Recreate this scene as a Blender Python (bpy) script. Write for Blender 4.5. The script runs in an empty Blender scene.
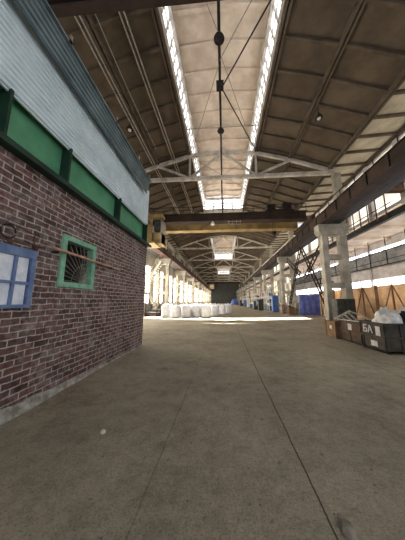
import bpy, bmesh, math, random
from mathutils import Vector, Matrix, noise
random.seed(7)
C = bpy.context.scene.collection
S = bpy.context.scene

# ---------------------------------------------------------------- camera
cd = bpy.data.cameras.new('camera'); cam = bpy.data.objects.new('camera', cd); C.objects.link(cam)
cd.sensor_fit = 'VERTICAL'; cd.sensor_height = 36; cd.lens = 197 / 540 * 36
cd.shift_x = -7.5 / 540; cd.clip_start = .05; cd.clip_end = 600
cam.location = (0, 0, 1.6)
cam.rotation_euler = (math.radians(90) + math.atan(31 / 197), 0, math.radians(4))
S.camera = cam

# ---------------------------------------------------------------- world, sun, exposure
W = bpy.data.worlds.new('daylight'); S.world = W; W.use_nodes = True
bg = W.node_tree.nodes['Background']; bg.inputs[0].default_value = (.88, .93, 1.0, 1); bg.inputs[1].default_value = .62
sd = bpy.data.lights.new('sun', 'SUN'); sun = bpy.data.objects.new('sun', sd); C.objects.link(sun)
sd.energy = 34; sd.angle = math.radians(.6); sd.color = (1, .94, .84)
sun.rotation_euler = Vector((0, -11.2, -14.4)).to_track_quat('-Z', 'Y').to_euler()
WIN = 5.0        # brightness of the daylit frosted glass
S.view_settings.view_transform = 'Standard'; S.view_settings.look = 'None'
S.view_settings.gamma = 1; S.view_settings.exposure = 0.72
S.view_settings.use_curve_mapping = False

# ---------------------------------------------------------------- materials
def hexc(r, g, b):
    f = lambda c: (c / 255 / 12.92) if c / 255 <= .04045 else ((c / 255 + .055) / 1.055) ** 2.4
    return (f(r), f(g), f(b), 1)

def mat(name, col, col2=None, rough=.8, metal=0, scale=3, bump=0, detail=5, dist=.02):
    m = bpy.data.materials.new(name); m.use_nodes = True; n = m.node_tree.nodes; l = m.node_tree.links
    b = n['Principled BSDF']; b.inputs['Roughness'].default_value = rough; b.inputs['Metallic'].default_value = metal
    b.inputs['Specular IOR Level'].default_value = .3
    tc = n.new('ShaderNodeTexCoord'); no = n.new('ShaderNodeTexNoise')
    no.inputs['Scale'].default_value = scale; no.inputs['Detail'].default_value = detail; no.inputs['Roughness'].default_value = .62
    l.new(tc.outputs['Object'], no.inputs['Vector'])
    c1 = hexc(*col); c2 = hexc(*(col2 or [c * .72 for c in col]))
    r = n.new('ShaderNodeValToRGB'); r.color_ramp.elements[0].position = .36; r.color_ramp.elements[1].position = .64
    r.color_ramp.elements[0].color = c2; r.color_ramp.elements[1].color = c1
    l.new(no.outputs['Fac'], r.inputs['Fac']); l.new(r.outputs['Color'], b.inputs['Base Color'])
    if bump:
        bu = n.new('ShaderNodeBump'); bu.inputs['Strength'].default_value = bump; bu.inputs['Distance'].default_value = dist
        l.new(no.outputs['Fac'], bu.inputs['Height']); l.new(bu.outputs['Normal'], b.inputs['Normal'])
    return m

def glow(name, col, s, sc=.8):
    m = bpy.data.materials.new(name); m.use_nodes = True; n = m.node_tree.nodes; l = m.node_tree.links
    b = n['Principled BSDF']; b.inputs['Base Color'].default_value = (.6, .6, .6, 1); b.inputs['Roughness'].default_value = .4
    b.inputs['Emission Color'].default_value = hexc(*col); b.inputs['Emission Strength'].default_value = s
    tc = n.new('ShaderNodeTexCoord'); no = n.new('ShaderNodeTexNoise'); no.inputs['Scale'].default_value = sc
    mr = n.new('ShaderNodeMapRange'); mr.inputs[1].default_value = .35; mr.inputs[2].default_value = .65
    mr.inputs[3].default_value = s * .6; mr.inputs[4].default_value = s * 1.2
    l.new(tc.outputs['Object'], no.inputs['Vector']); l.new(no.outputs['Fac'], mr.inputs[0]); l.new(mr.outputs[0], b.inputs['Emission Strength'])
    return m

M = {}
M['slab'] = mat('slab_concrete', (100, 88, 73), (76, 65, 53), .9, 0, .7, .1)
M['rib'] = mat('rib_concrete', (98, 86, 72), (74, 63, 52), .9, 0, 1.5)
M['litslab'] = mat('lit_slab_concrete', (190, 182, 164), (156, 146, 128), .9, 0, .8, .05)  # roof slab copy with the aisle window light put into its colour
M['corrshade'] = mat('shaded_sheet', (128, 144, 148), (100, 116, 120), .4, .3, 2.2)  # fascia sheet, shade of its down-facing side put into the colour
M['lantern'] = mat('whitewashed_slab', (236, 220, 200), (206, 186, 166), .9, 0, .9, .05)
M['truss'] = mat('truss_concrete', (205, 198, 186), (160, 150, 136), .85, 0, 1.5, .1)
M['column'] = mat('column_concrete', (172, 166, 152), (132, 126, 112), .88, 0, 1.2, .15)
M['whitewash'] = mat('whitewashed_wall', (226, 220, 206), (184, 174, 156), .9, 0, .6, .1)
M['dim'] = mat('dim_panel', (96, 90, 84), (66, 62, 58), .9, 0, 1)
M['rust'] = mat('rusty_girder_steel', (104, 74, 62), (66, 50, 44), .7, .2, 1.6, .1)
M['darksteel'] = mat('dark_steel', (52, 45, 40), (32, 29, 27), .6, .4, 3)
M['brownsteel'] = mat('dark_brown_steel', (64, 48, 38), (38, 30, 25), .8, .1, 1.2)  # dark brown tone shared by girders, bracing and tie beam
M['yellow'] = mat('crane_yellow', (182, 156, 104), (132, 112, 76), .6, .1, 1.0)
M['green'] = mat('green_paint', (94, 158, 120), (76, 134, 100), .42, 0, 1.4, .05)
M['shadegreen'] = mat('shaded_green_paint', (34, 62, 48), (24, 44, 34), .5, 0, 3)  # beam green darkened to carry the shade on flanges and stiffeners
M['greenframe'] = mat('faded_green_paint', (146, 194, 166), (108, 162, 134), .6, 0, 7, .1)
M['bluepaint'] = mat('blue_window_paint', (116, 136, 172), (86, 106, 148), .5, 0, 6, .1)
M['wood'] = mat('plank_wood', (216, 178, 134), (180, 142, 104), .8, 0, 2.2, .1)
M['brace'] = mat('brace_wood', (150, 112, 80), (112, 82, 58), .8, 0, 3)
M['polewood'] = mat('pole_wood', (206, 162, 136), (176, 126, 104), .6, 0, 6)
M['bin_tan'] = mat('tan_bin_metal', (146, 116, 86), (108, 84, 62), .8, .1, 3, .2)
M['bin_brown'] = mat('brown_bin_metal', (98, 80, 62), (62, 50, 42), .8, .1, 3, .2)
M['bin_grey'] = mat('charcoal_bin_metal', (84, 76, 66), (46, 42, 38), .75, .1, 2.5, .2)
M['paper'] = mat('white_paper', (214, 210, 204), (180, 176, 170), .9, 0, 9)
M['scrap'] = mat('scrap_metal', (168, 162, 150), (112, 104, 94), .6, .2, 5)
M['bag'] = mat('white_bag_fabric', (236, 236, 238), (210, 212, 218), .85, 0, 3, .4, dist=.03)
M['film'] = mat('white_film', (232, 230, 226), (180, 176, 170), .5, 0, 5, .4, dist=.03)
M['black'] = mat('black_film', (30, 28, 28), (18, 17, 17), .5, 0, 4, .3)
M['tarp'] = mat('blue_tarp', (92, 106, 176), (62, 76, 146), .5, 0, 2.2, .5, dist=.05)
M['grey'] = mat('grey_cladding', (146, 146, 146), (104, 104, 106), .7, 0, 1.2, .1)
M['curtain'] = mat('pale_cladding', (206, 200, 196), (168, 160, 156), .85, 0, .8)
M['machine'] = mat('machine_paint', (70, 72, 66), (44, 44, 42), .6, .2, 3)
M['blue'] = mat('blue_cabinet_paint', (84, 120, 176), (62, 94, 148), .5, 0, 3)
M['red'] = mat('red_paint', (176, 52, 44), (136, 38, 34), .5, 0, 3)
M['white'] = mat('white_paint', (226, 224, 216), (196, 192, 182), .6, 0, 3)
M['plaster'] = mat('crumbling_plinth', (186, 184, 176), (122, 116, 106), .95, 0, 6, .6, dist=.04)
M['stone'] = mat('stone_chip', (156, 148, 134), (96, 90, 82), .95, 0, 9)
M['chrome'] = mat('lamp_metal', (196, 192, 184), (150, 146, 140), .35, .5, 5)
M['wire'] = mat('dark_wire', (50, 42, 38), (34, 30, 28), .7, .2, 5)
M['palewire'] = mat('pale_rod', (176, 168, 156), (140, 132, 120), .6, .1, 5)
M['glass'] = glow('frosted_glass', (240, 244, 255), WIN)
M['skyglass'] = glow('lantern_glass', (236, 240, 250), WIN * .42, 1.4)
M['sideglass'] = glow('hazy_side_glass', (255, 246, 232), WIN * 2.6)
M['cleglass'] = glow('clerestory_glass', (255, 244, 226), 0.8)
M['warmglass'] = glow('warm_glass', (250, 240, 214), 1.0)
M['bluepane'] = mat('dusty_window_glass', (240, 244, 250), (206, 214, 226), .25, 0, 5)
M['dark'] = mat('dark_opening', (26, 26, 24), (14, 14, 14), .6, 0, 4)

def corr_mat():
    m = mat('galvanised_sheet', (228, 240, 244), (206, 222, 228), .42, .1, 2.2)
    return m
M['corr'] = corr_mat()

def brick_mat():
    m = bpy.data.materials.new('old_brickwork'); m.use_nodes = True; n = m.node_tree.nodes; l = m.node_tree.links
    b = n['Principled BSDF']; b.inputs['Roughness'].default_value = .72; b.inputs['Specular IOR Level'].default_value = .35
    tc = n.new('ShaderNodeTexCoord'); sep = n.new('ShaderNodeSeparateXYZ'); cmb = n.new('ShaderNodeCombineXYZ')
    l.new(tc.outputs['Object'], sep.inputs[0])
    ad = n.new('ShaderNodeMath'); ad.operation = 'ADD'; l.new(sep.outputs[0], ad.inputs[0]); l.new(sep.outputs[1], ad.inputs[1])
    wob = n.new('ShaderNodeTexNoise'); wob.inputs['Scale'].default_value = 5; l.new(tc.outputs['Object'], wob.inputs['Vector'])
    wm = n.new('ShaderNodeMath'); wm.operation = 'MULTIPLY_ADD'; wm.inputs[1].default_value = .035; l.new(wob.outputs['Fac'], wm.inputs[0]); l.new(sep.outputs[2], wm.inputs[2])
    l.new(ad.outputs[0], cmb.inputs[0]); l.new(wm.outputs[0], cmb.inputs[1])
    br = n.new('ShaderNodeTexBrick'); l.new(cmb.outputs[0], br.inputs['Vector'])
    br.inputs['Scale'].default_value = 1; br.inputs['Brick Width'].default_value = .27; br.inputs['Row Height'].default_value = .098
    br.inputs['Mortar Size'].default_value = .011; br.inputs['Mortar Smooth'].default_value = .4; br.inputs['Bias'].default_value = -.1
    br.inputs['Color1'].default_value = hexc(118, 86, 80); br.inputs['Color2'].default_value = hexc(64, 49, 48)
    br.inputs['Mortar'].default_value = hexc(188, 178, 170)
    # pale blotches, then finer dark mottling
    no = n.new('ShaderNodeTexNoise'); no.inputs['Scale'].default_value = 2.6; no.inputs['Detail'].default_value = 8; no.inputs['Roughness'].default_value = .7
    l.new(tc.outputs['Object'], no.inputs['Vector'])
    r = n.new('ShaderNodeValToRGB'); r.color_ramp.elements[0].position = .46; r.color_ramp.elements[1].position = .74
    r.color_ramp.elements[0].color = (0, 0, 0, 1); r.color_ramp.elements[1].color = (.75, .75, .75, 1)
    l.new(no.outputs['Fac'], r.inputs['Fac'])
    mx = n.new('ShaderNodeMixRGB'); mx.inputs[2].default_value = hexc(176, 162, 158)
    l.new(r.outputs['Color'], mx.inputs[0]); l.new(br.outputs['Color'], mx.inputs[1])
    n2 = n.new('ShaderNodeTexNoise'); n2.inputs['Scale'].default_value = 14; n2.inputs['Detail'].default_value = 4; l.new(tc.outputs['Object'], n2.inputs['Vector'])
    r2 = n.new('ShaderNodeValToRGB'); r2.color_ramp.elements[0].position = .38; r2.color_ramp.elements[1].position = .55
    r2.color_ramp.elements[0].color = (.45, .42, .4, 1); r2.color_ramp.elements[1].color = (1, 1, 1, 1); l.new(n2.outputs['Fac'], r2.inputs['Fac'])
    mu = n.new('ShaderNodeMixRGB'); mu.blend_type = 'MULTIPLY'; mu.inputs[0].default_value = .8
    l.new(mx.outputs[0], mu.inputs[1]); l.new(r2.outputs[0], mu.inputs[2]); l.new(mu.outputs[0], b.inputs['Base Color'])
    bu = n.new('ShaderNodeBump'); bu.inputs['Strength'].default_value = .7; bu.inputs['Distance'].default_value = .012; bu.invert = True
    l.new(br.outputs['Fac'], bu.inputs['Height']); 
    bu2 = n.new('ShaderNodeBump'); bu2.inputs['Strength'].default_value = .5; bu2.inputs['Distance'].default_value = .01
    l.new(n2.outputs['Fac'], bu2.inputs['Height']); l.new(bu.outputs['Normal'], bu2.inputs['Normal']); l.new(bu2.outputs['Normal'], b.inputs['Normal'])
    return m
M['brick'] = brick_mat()

def floor_mat():
    m = bpy.data.materials.new('worn_concrete_floor'); m.use_nodes = True; n = m.node_tree.nodes; l = m.node_tree.links
    b = n['Principled BSDF']; b.inputs['Roughness'].default_value = .8; b.inputs['Specular IOR Level'].default_value = .25
    tc = n.new('ShaderNodeTexCoord')
    def N(s, d, r=.6):
        x = n.new('ShaderNodeTexNoise'); x.inputs['Scale'].default_value = s; x.inputs['Detail'].default_value = d; x.inputs['Roughness'].default_value = r
        l.new(tc.outputs['Object'], x.inputs['Vector']); return x
    def ramp(src, p0, c0, p1, c1):
        r = n.new('ShaderNodeValToRGB'); e = r.color_ramp.elements; e[0].position = p0; e[1].position = p1; e[0].color = c0; e[1].color = c1
        l.new(src, r.inputs['Fac']); return r.outputs['Color']
    def mul(a, c, f=1):
        x = n.new('ShaderNodeMixRGB'); x.blend_type = 'MULTIPLY'; x.inputs[0].default_value = f; l.new(a, x.inputs[1]); l.new(c, x.inputs[2]); return x.outputs[0]
    a = ramp(N(.55, 8, .65).outputs['Fac'], .35, hexc(142, 133, 116), .66, hexc(174, 164, 145))
    fine = N(26, 6, .75)
    a = mul(a, ramp(fine.outputs['Fac'], .3, (.72, .72, .72, 1), .6, (1.05, 1.05, 1.05, 1)))
    a = mul(a, ramp(N(5, 8, .75).outputs['Fac'], .38, (.8, .79, .77, 1), .56, (1.04, 1.04, 1.03, 1)))
    a = mul(a, ramp(N(.42, 7, .7).outputs['Fac'], .30, (.5, .48, .44, 1), .45, (1, 1, 1, 1)))
    a = mul(a, ramp(N(60, 3, .6).outputs['Fac'], .36, (.7, .7, .68, 1), .5, (1, 1, 1, 1)))
    # dark joints and the long crack, drawn along the hall
    sep = n.new('ShaderNodeSeparateXYZ'); l.new(tc.outputs['Object'], sep.inputs[0])
    wv = N(1.3, 4)
    def line(x0, w, dark):
        s = n.new('ShaderNodeMath'); s.operation = 'SUBTRACT'; l.new(sep.outputs[0], s.inputs[0]); s.inputs[1].default_value = x0
        k = n.new('ShaderNodeMath'); k.operation = 'MULTIPLY_ADD'; k.inputs[1].default_value = .05; l.new(wv.outputs['Fac'], k.inputs[0]); l.new(s.outputs[0], k.inputs[2])
        ab = n.new('ShaderNodeMath'); ab.operation = 'ABSOLUTE'; l.new(k.outputs[0], ab.inputs[0])
        return ramp(ab.outputs[0], w * .4, (dark, dark, dark, 1), w, (1, 1, 1, 1))
    a = mul(a, line(.78, .011, .2)); a = mul(a, line(-.655, .012, .72)); a = mul(a, line(3.8, .03, .7)); a = mul(a, line(5.6, .03, .7))
    # gritty pock marks
    vo = n.new('ShaderNodeTexVoronoi'); vo.inputs['Scale'].default_value = 5; l.new(tc.outputs['Object'], vo.inputs['Vector'])
    a = mul(a, ramp(vo.outputs['Distance'], .03, (.45, .45, .42, 1), .07, (1, 1, 1, 1)))
    l.new(a, b.inputs['Base Color'])
    bu = n.new('ShaderNodeBump'); bu.inputs['Strength'].default_value = .4; bu.inputs['Distance'].default_value = .006
    l.new(fine.outputs['Fac'], bu.inputs['Height']); l.new(bu.outputs['Normal'], b.inputs['Normal'])
    return m
M['floor'] = floor_mat()

# ---------------------------------------------------------------- builders
class MB:
    def __init__(s): s.bm = bmesh.new()
    def box(s, x0, x1, y0, y1, z0, z1, bev=0):
        r = bmesh.ops.create_cube(s.bm, size=1)
        for v in r['verts']:
            v.co = Vector(((x0 + x1) / 2 + v.co.x * (x1 - x0), (y0 + y1) / 2 + v.co.y * (y1 - y0), (z0 + z1) / 2 + v.co.z * (z1 - z0)))
        if bev:
            es = list({e for v in r['verts'] for e in v.link_edges})
            bmesh.ops.bevel(s.bm, geom=es, offset=bev, segments=2, affect='EDGES', profile=.6)
        return s
    def bar(s, a, b, w, h=None, up=(0, 0, 1)):
        """square bar from a to b: w across, h along 'up'"""
        a = Vector(a); b = Vector(b); h = h or w; d = (b - a).normalized(); u = Vector(up)
        if abs(d.dot(u)) > .98: u = Vector((0, 1, 0))
        r = d.cross(u).normalized(); u = r.cross(d).normalized()
        vs = [s.bm.verts.new(p + r * sx * w / 2 + u * sy * h / 2) for p in (a, b) for sx, sy in ((-1, -1), (1, -1), (1, 1), (-1, 1))]
        for f in ((0, 1, 2, 3), (7, 6, 5, 4), (0, 4, 5, 1), (1, 5, 6, 2), (2, 6, 7, 3), (3, 7, 4, 0)): s.bm.faces.new([vs[i] for i in f])
        return s
    def tube(s, pts, r, n=8):
        pts = [Vector(p) for p in pts]; rings = []
        for i, p in enumerate(pts):
            d = (pts[min(i + 1, len(pts) - 1)] - pts[max(i - 1, 0)]).normalized()
            u = Vector((0, 0, 1)) if abs(d.z) < .9 else Vector((0, 1, 0))
            a = d.cross(u).normalized(); b = a.cross(d).normalized(); rr = r[i] if isinstance(r, (list, tuple)) else r
            rings.append([s.bm.verts.new(p + (a * math.cos(t) + b * math.sin(t)) * rr) for t in [k * 2 * math.pi / n for k in range(n)]])
        for A, B in zip(rings, rings[1:]):
            for k in range(n): s.bm.faces.new((A[k], A[(k + 1) % n], B[(k + 1) % n], B[k]))
        s.bm.faces.new(rings[0][::-1]); s.bm.faces.new(rings[-1]); return s
    def lathe(s, c, prof, n=20):
        c = Vector(c); rings = []
        for r, z in prof: rings.append([s.bm.verts.new(c + Vector((math.cos(k * 2 * math.pi / n) * r, math.sin(k * 2 * math.pi / n) * r, z))) for k in range(n)])
        for A, B in zip(rings, rings[1:]):
            for k in range(n): s.bm.faces.new((A[k], A[(k + 1) % n], B[(k + 1) % n], B[k]))
        s.bm.faces.new(rings[0][::-1]); s.bm.faces.new(rings[-1]); return s
    def prism(s, prof, axis, a0, a1):
        """closed outline extruded along an axis; outline in the other two coordinates in order"""
        def P(u, v, a): return {'X': (a, u, v), 'Y': (u, a, v), 'Z': (u, v, a)}[axis]
        A = [s.bm.verts.new(P(u, v, a0)) for u, v in prof]; B = [s.bm.verts.new(P(u, v, a1)) for u, v in prof]; n = len(prof)
        for k in range(n): s.bm.faces.new((A[k], A[(k + 1) % n], B[(k + 1) % n], B[k]))
        s.bm.faces.new(A[::-1]); s.bm.faces.new(B); return s
    def build(s, name, m, parent=None, loc=None, smooth=False):
        bmesh.ops.recalc_face_normals(s.bm, faces=s.bm.faces)
        vs = s.bm.verts
        if parent is not None:
            off = Vector(parent.location); p = parent.parent
            while p: off = off + Vector(p.location); p = p.parent
        elif loc is not None: off = Vector(loc)
        else:
            xs = [v.co.x for v in vs]; ys = [v.co.y for v in vs]; zs = [v.co.z for v in vs]
            off = Vector(((min(xs) + max(xs)) / 2, (min(ys) + max(ys)) / 2, min(zs)))
        for v in vs: v.co -= off
        me = bpy.data.meshes.new(name); s.bm.to_mesh(me); s.bm.free(); me.materials.append(M[m] if isinstance(m, str) else m)
        if smooth:
            for p in me.polygons: p.use_smooth = True
        o = bpy.data.objects.new(name, me); C.objects.link(o)
        if parent is not None: o.parent = parent
        else: o.location = off
        return o

def tag(o, label, cat, group=None, kind=None):
    if label: o['label'] = label
    if cat: o['category'] = cat
    if group: o['group'] = group
    if kind: o['kind'] = kind
    return o
def thing(name, loc, label, cat, group=None):
    o = bpy.data.objects.new(name, None); C.objects.link(o); o.location = loc; o.empty_display_size = .2
    return tag(o, label, cat, group)
def struct(o, label=None): o['kind'] = 'structure'; return tag(o, label, None)
def copy_tree(o, loc=None, parent=None):
    c = o.copy(); C.objects.link(c)
    if parent: c.parent = parent
    if loc is not None: c.location = loc
    for ch in [x for x in bpy.data.objects if x.parent == o and x.name in C.objects]: copy_tree(ch, None, c)
    return c
ORD = ['first', 'second', 'third', 'fourth', 'fifth', 'sixth', 'seventh', 'eighth', 'ninth', 'tenth', 'eleventh']

Y1 = 126.0
# ================================================================ SETTING
g = MB(); n = 30
g.box(-14, 18, -8, Y1 + 1, -.2, 0); struct(g.build('floor', 'floor', loc=(0, 0, 0)), 'worn grey-brown concrete floor of the hall with a long crack')

# roof profile (underside) and lanterns
LX = [(-3, 15.2), (-6, 14.35), (-9.5, 13.05), (-10.8, 12.75)]
RX = [(3, 15.2), (6, 14.35), (9.5, 13.05), (12.4, 13.2)]
SUN_SLOT = (29.1, 31.5)  # added gap across the roof, lets the sun draw the floor band
LANT = [(-6, 28.3), (40.3, 64.3), (76.3, 100.3)]
def zroof(x):
    pts = [(-10.8, 12.75), (-9.5, 13.05), (-6, 14.35), (-3, 15.2), (0, 15.45), (3, 15.2), (6, 14.35), (9.5, 13.05), (12.4, 13.2)]
    for (a, za), (b, zb) in zip(pts, pts[1:]):
        if a <= x <= b: return za + (zb - za) * (x - a) / (b - a)
roof = MB(); ribs = MB(); aroof = MB()
def panel(bm_, xa, xb, ya, yb, th=.14):
    za, zb = zroof(xa), zroof(xb)
    bm_.prism([(xa, za), (xb, zb), (xb, zb + th), (xa, za + th)], 'Y', ya, yb)
for seg in ((-6, SUN_SLOT[0]), (SUN_SLOT[1], Y1)):
    for P in (LX, RX):
        for (xa, _), (xb, _) in zip(P, P[1:]): panel(aroof if abs(xb) > 9.6 else roof, min(xa, xb), max(xa, xb), *seg)
for ya, yb in ((28.3, SUN_SLOT[0]), (SUN_SLOT[1], 40.3), (64.3, 76.3), (100.3, Y1)):
    panel(roof, -3, 0, ya, yb); panel(roof, 0, 3, ya, yb)
# cross ribs every 1.5 m with long ribs at the slab edges
y = -5.1
while y < Y1:
    if not (SUN_SLOT[0] - .2 < y < SUN_SLOT[1] + .2):
        for P in (LX, RX):
            for (xa, _), (xb, _) in zip(P[:4], P[1:4]):
                a, b = min(xa, xb), max(xa, xb)
                ribs.prism([(a, zroof(a) - .17), (b, zroof(b) - .17), (b, zroof(b)), (a, zroof(a))], 'Y', y - .07, y + .07)
        if not any(l0 < y < l1 for l0, l1 in LANT):
            for a, b in ((-3, 0), (0, 3)):
                ribs.prism([(a, zroof(a) - .17), (b, zroof(b) - .17), (b, zroof(b)), (a, zroof(a))], 'Y', y - .07, y + .07)
    y += 1.5
for seg in ((-6, SUN_SLOT[0]), (SUN_SLOT[1], Y1)):
    for x in (-9.3, -6, -3.08, 3.08, 6, 9.3, 12.2):
        z = zroof(x)
        for dx in (-.1, .1):
            ribs.box(x + dx - .06, x + dx + .06, seg[0], seg[1], z - .27, z)
    for x in (-4.5,): ribs.box(x - .05, x + .05, seg[0], seg[1], zroof(x) - .28, zroof(x) - .12)
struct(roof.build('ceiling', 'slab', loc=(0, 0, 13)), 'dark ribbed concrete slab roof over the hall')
struct(aroof.build('ceiling.005', 'litslab', loc=(0, 0, 13)), 'roof slabs over the aisles beyond the column rows, window light put into their pale colour')
struct(ribs.build('trim_1', 'rib', loc=(0, 0, 13)), 'concrete ribs under the roof slabs')

# lanterns: glazed sides, whitewashed roof slabs, glazed gable
wn = 1
for k, (ya, yb) in enumerate(LANT):
    b = MB()
    zt = 17.35
    b.prism([(-3.1, zt), (0, zt + .25), (3.1, zt), (3.1, zt + .14), (0, zt + .39), (-3.1, zt + .14)], 'Y', ya, yb)
    yy = ya + .9
    while yy < yb:
        b.prism([(-2.6, zt - .13), (0, zt + .11), (2.6, zt - .13), (2.6, zt), (0, zt + .25), (-2.6, zt)], 'Y', yy - .08, yy + .08); yy += 1.5
    o = struct(b.build('ceiling_lantern', 'lantern'), 'pale whitewashed slabs of the raised roof lantern'); o.name = 'ceiling.%03d' % (k + 1)
    for s in (-1, 1):
        f = MB()
        f.bar((s * 3.0, ya, 15.55), (s * 3.0, yb, 15.55), .14, .7)
        f.bar((s * 2.70, ya, 17.08), (s * 2.70, yb, 17.08), .2, .5)
        f.bar((s * 2.86, ya, 16.35), (s * 2.86, yb, 16.35), .07, .07)
        yy = ya
        while yy <= yb + .01:
            f.bar((s * 2.98, yy, 15.5), (s * 2.72, yy, 17.2), .09, .09); yy += .75
        fr = struct(f.build('window_%d' % wn, 'truss'), 'glazed side of the roof lantern'); wn += 1
        p = MB(); p.bar((s * 3.04, ya + .05, 15.6), (s * 3.04, yb - .05, 15.6), .02, .02)
        p = MB(); p.prism([(s * 3.03, 15.7), (s * 3.06, 15.7), (s * 2.80, 17.2), (s * 2.77, 17.2)], 'Y', ya, yb)
        p.build('window_pane', 'skyglass', fr)
    f = MB()
    f.box(-3, 3, yb - .1, yb + .1, 15.1, 15.45); f.box(-2.9, 2.9, yb - .08, yb + .08, 17.0, 17.3)
    for x in (-2.8, -1.4, 0, 1.4, 2.8): f.box(x - .07, x + .07, yb - .07, yb + .07, 15.4, 17.3)
    f.box(-.12, .12, yb - .1, yb + .1, 15.4, 17.3)
    f.box(-2.8, 2.8, yb - .05, yb + .05, 16.3, 16.4)
    fr = struct(f.build('window_%d' % wn, 'truss'), 'glazed gable at the end of the roof lantern'); wn += 1
    p = MB(); p.box(-2.95, 2.95, yb + .1, yb + .13, 15.3, 17.35); p.build('window_pane', 'skyglass', fr)

# left wall with windows below and a dark panel across the clerestory above
XL = -10.5
w = MB()
w.box(XL - .3, XL, 7.4, Y1, 0, 1.2); w.box(XL - .3, XL, 7.4, Y1, 6.6, 9.0); w.box(XL - .3, XL, 7.4, Y1, 12.2, 13.1)
yy = 10.3
cells = []
while yy < Y1 - 2:
    w.box(XL - .3, XL + .02, yy - .8, yy + .8, 1.2, 6.6)
    w.box(XL - .3, XL + .02, yy - .7, yy + .7, 9, 12.2)
    cells.append((yy + .8, yy + 5.2)); yy += 6
w.box(XL - .3, XL, 7.4, 9.5, 1.2, 12.2)
struct(w.build('wall_left', 'whitewash'), 'whitewashed side wall of the hall behind the left columns')
for k, (a, b_) in enumerate(cells):
    f = MB()
    for i in range(4):
        t = a + (b_ - a) * i / 3; f.box(XL - .2, XL - .04, t - .1, t + .1, 1.2, 6.6)
    for z in (1.25, 2.6, 3.9, 5.25, 6.55): f.box(XL - .18, XL - .06, a, b_, z - .1, z + .1)
    fr = struct(f.build('window_%d' % wn, 'whitewash')); wn += 1
    p = MB(); p.box(XL - .26, XL - .22, a, b_, 1.2, 6.6); p.build('window_pane', 'sideglass', fr)
w = MB(); w.box(XL - .35, XL - .25, 9.5, Y1, 9, 12.2); struct(w.build('trim_2', 'dim'), 'dark grey panel across the upper openings of the left wall')

# right: low aisle roof, clerestory, outer wall bands
XR = 16.5
w = MB(); w.box(12.1, XR + .5, 4, Y1, 7.9, 8.1)
yy = 5
while yy < Y1: w.box(12.1, XR, yy - .1, yy + .1, 7.65, 7.9); yy += 3
struct(w.build('ceiling.004', 'lantern'), 'pale low roof of the right side aisle')
w = MB(); w.box(12.0, 12.3, 2, Y1, 7.5, 7.95); struct(w.build('trim_3', 'darksteel'), 'dark edge beam of the right aisle roof')
f = MB()
yy = 4.3
while yy < Y1:
    f.box(12.2, 12.5, yy - .2, yy + .2, 7.95, 13.2)
    yy += 3
for z in (8.4, 10.6, 12.9): f.box(12.25, 12.4, 4, Y1, z - .12, z + .12)
fr = struct(f.build('window_%d' % wn, 'curtain'), 'clerestory glazing above the right aisle'); wn += 1
p = MB(); p.box(12.45, 12.5, 4, Y1, 8.1, 13.2); p.build('window_pane', 'cleglass', fr)
w = MB()
w.box(XR, XR + .2, 4, Y1, 7.15, 7.9); w.box(XR, XR + .2, 4, Y1, 3.95, 6.2); w.box(XR, XR + .2, 4, Y1, 0, 2.9)
yy = 5
while yy < Y1: w.box(XR - .12, XR + .15, yy - .12, yy + .12, 0, 7.9); yy += 6
struct(w.build('wall_right', 'curtain'), 'pale clad outer wall of the right side aisle')
for (za, zb) in ((6.4, 7.15), (2.9, 3.95)):
    f = MB(); yy = 5
    while yy < Y1: f.box(XR - .02, XR + .1, yy - .05, yy + .05, za, zb); yy += 2
    f.box(XR, XR + .1, 4, Y1, za, za + .06); f.box(XR, XR + .1, 4, Y1, zb - .06, zb)
    fr = struct(f.build('window_%d' % wn, 'white'), 'long strip window of the right aisle'); wn += 1
    p = MB(); p.box(XR + .12, XR + .16, 4, Y1, za, zb); p.build('window_pane', 'glass', fr)
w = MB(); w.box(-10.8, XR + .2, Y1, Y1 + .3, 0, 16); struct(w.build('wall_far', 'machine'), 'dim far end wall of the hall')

# ================================================================ BRICK BUILDING
t = thing('brick_building', (-6, 2, 0), 'dark red brick annex with a green steel beam along its top on the left', 'building')
XB = -3.03
g = MB()
# wall with a hole for the green window (Y 3.45..4.26, z 1.94..2.78)
g.box(-9.6, XB, -6, 3.45, 0, 3.76); g.box(-9.6, XB, 4.26, 7.4, 0, 3.76); g.box(-9.6, XB, 3.45, 4.26, 0, 1.94); g.box(-9.6, XB, 3.45, 4.26, 2.78, 3.76)
g.box(-9.6, XB - .3, 3.45, 4.26, 1.94, 2.78)
g.build('brick_wall', 'brick', t)
g = MB()     # crumbling rendered foot
ys = [-6 + i * .1 for i in range(135)]
prev = None
for y_ in ys:
    k = max(0, min(1, (5.2 - y_) / 2.4)); h = .04 + k * (.08 + .10 * abs(noise.noise((y_ * 1.7, 0, 0)))); d = .04 + k * (.07 + .08 * noise.noise((y_ * 1.1, 3, 0)))
    q = [g.bm.verts.new(v) for v in ((XB - .02, y_, 0), (XB + d, y_, 0), (XB + d * .75, y_, h * .45), (XB + .03, y_, h), (XB - .02, y_, h))]
    if prev:
        for i in range(5): g.bm.faces.new((prev[i], prev[(i + 1) % 5], q[(i + 1) % 5], q[i]))
    else: g.bm.faces.new(q)
    prev = q
g.bm.faces.new(prev[::-1]); g.build('plinth', 'plaster', t)
g = MB()
g.box(-3.12, -3.07, -6, 7.45, 3.79, 4.72)
bm_ = g.build('steel_beam', 'green', t); bm_['label'] = 'green painted steel beam'
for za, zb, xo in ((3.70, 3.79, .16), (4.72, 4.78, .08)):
    s_ = MB(); s_.box(-3.3, XB + xo, -6, 7.45, za, zb); s_.build('flange', 'shadegreen', bm_)
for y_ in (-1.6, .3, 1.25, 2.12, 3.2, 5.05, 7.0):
    s_ = MB(); s_.box(-3.07, XB + .14, y_ - .02, y_ + .02, 3.79, 4.5); s_.build('stiffener', 'shadegreen', bm_)
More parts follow.
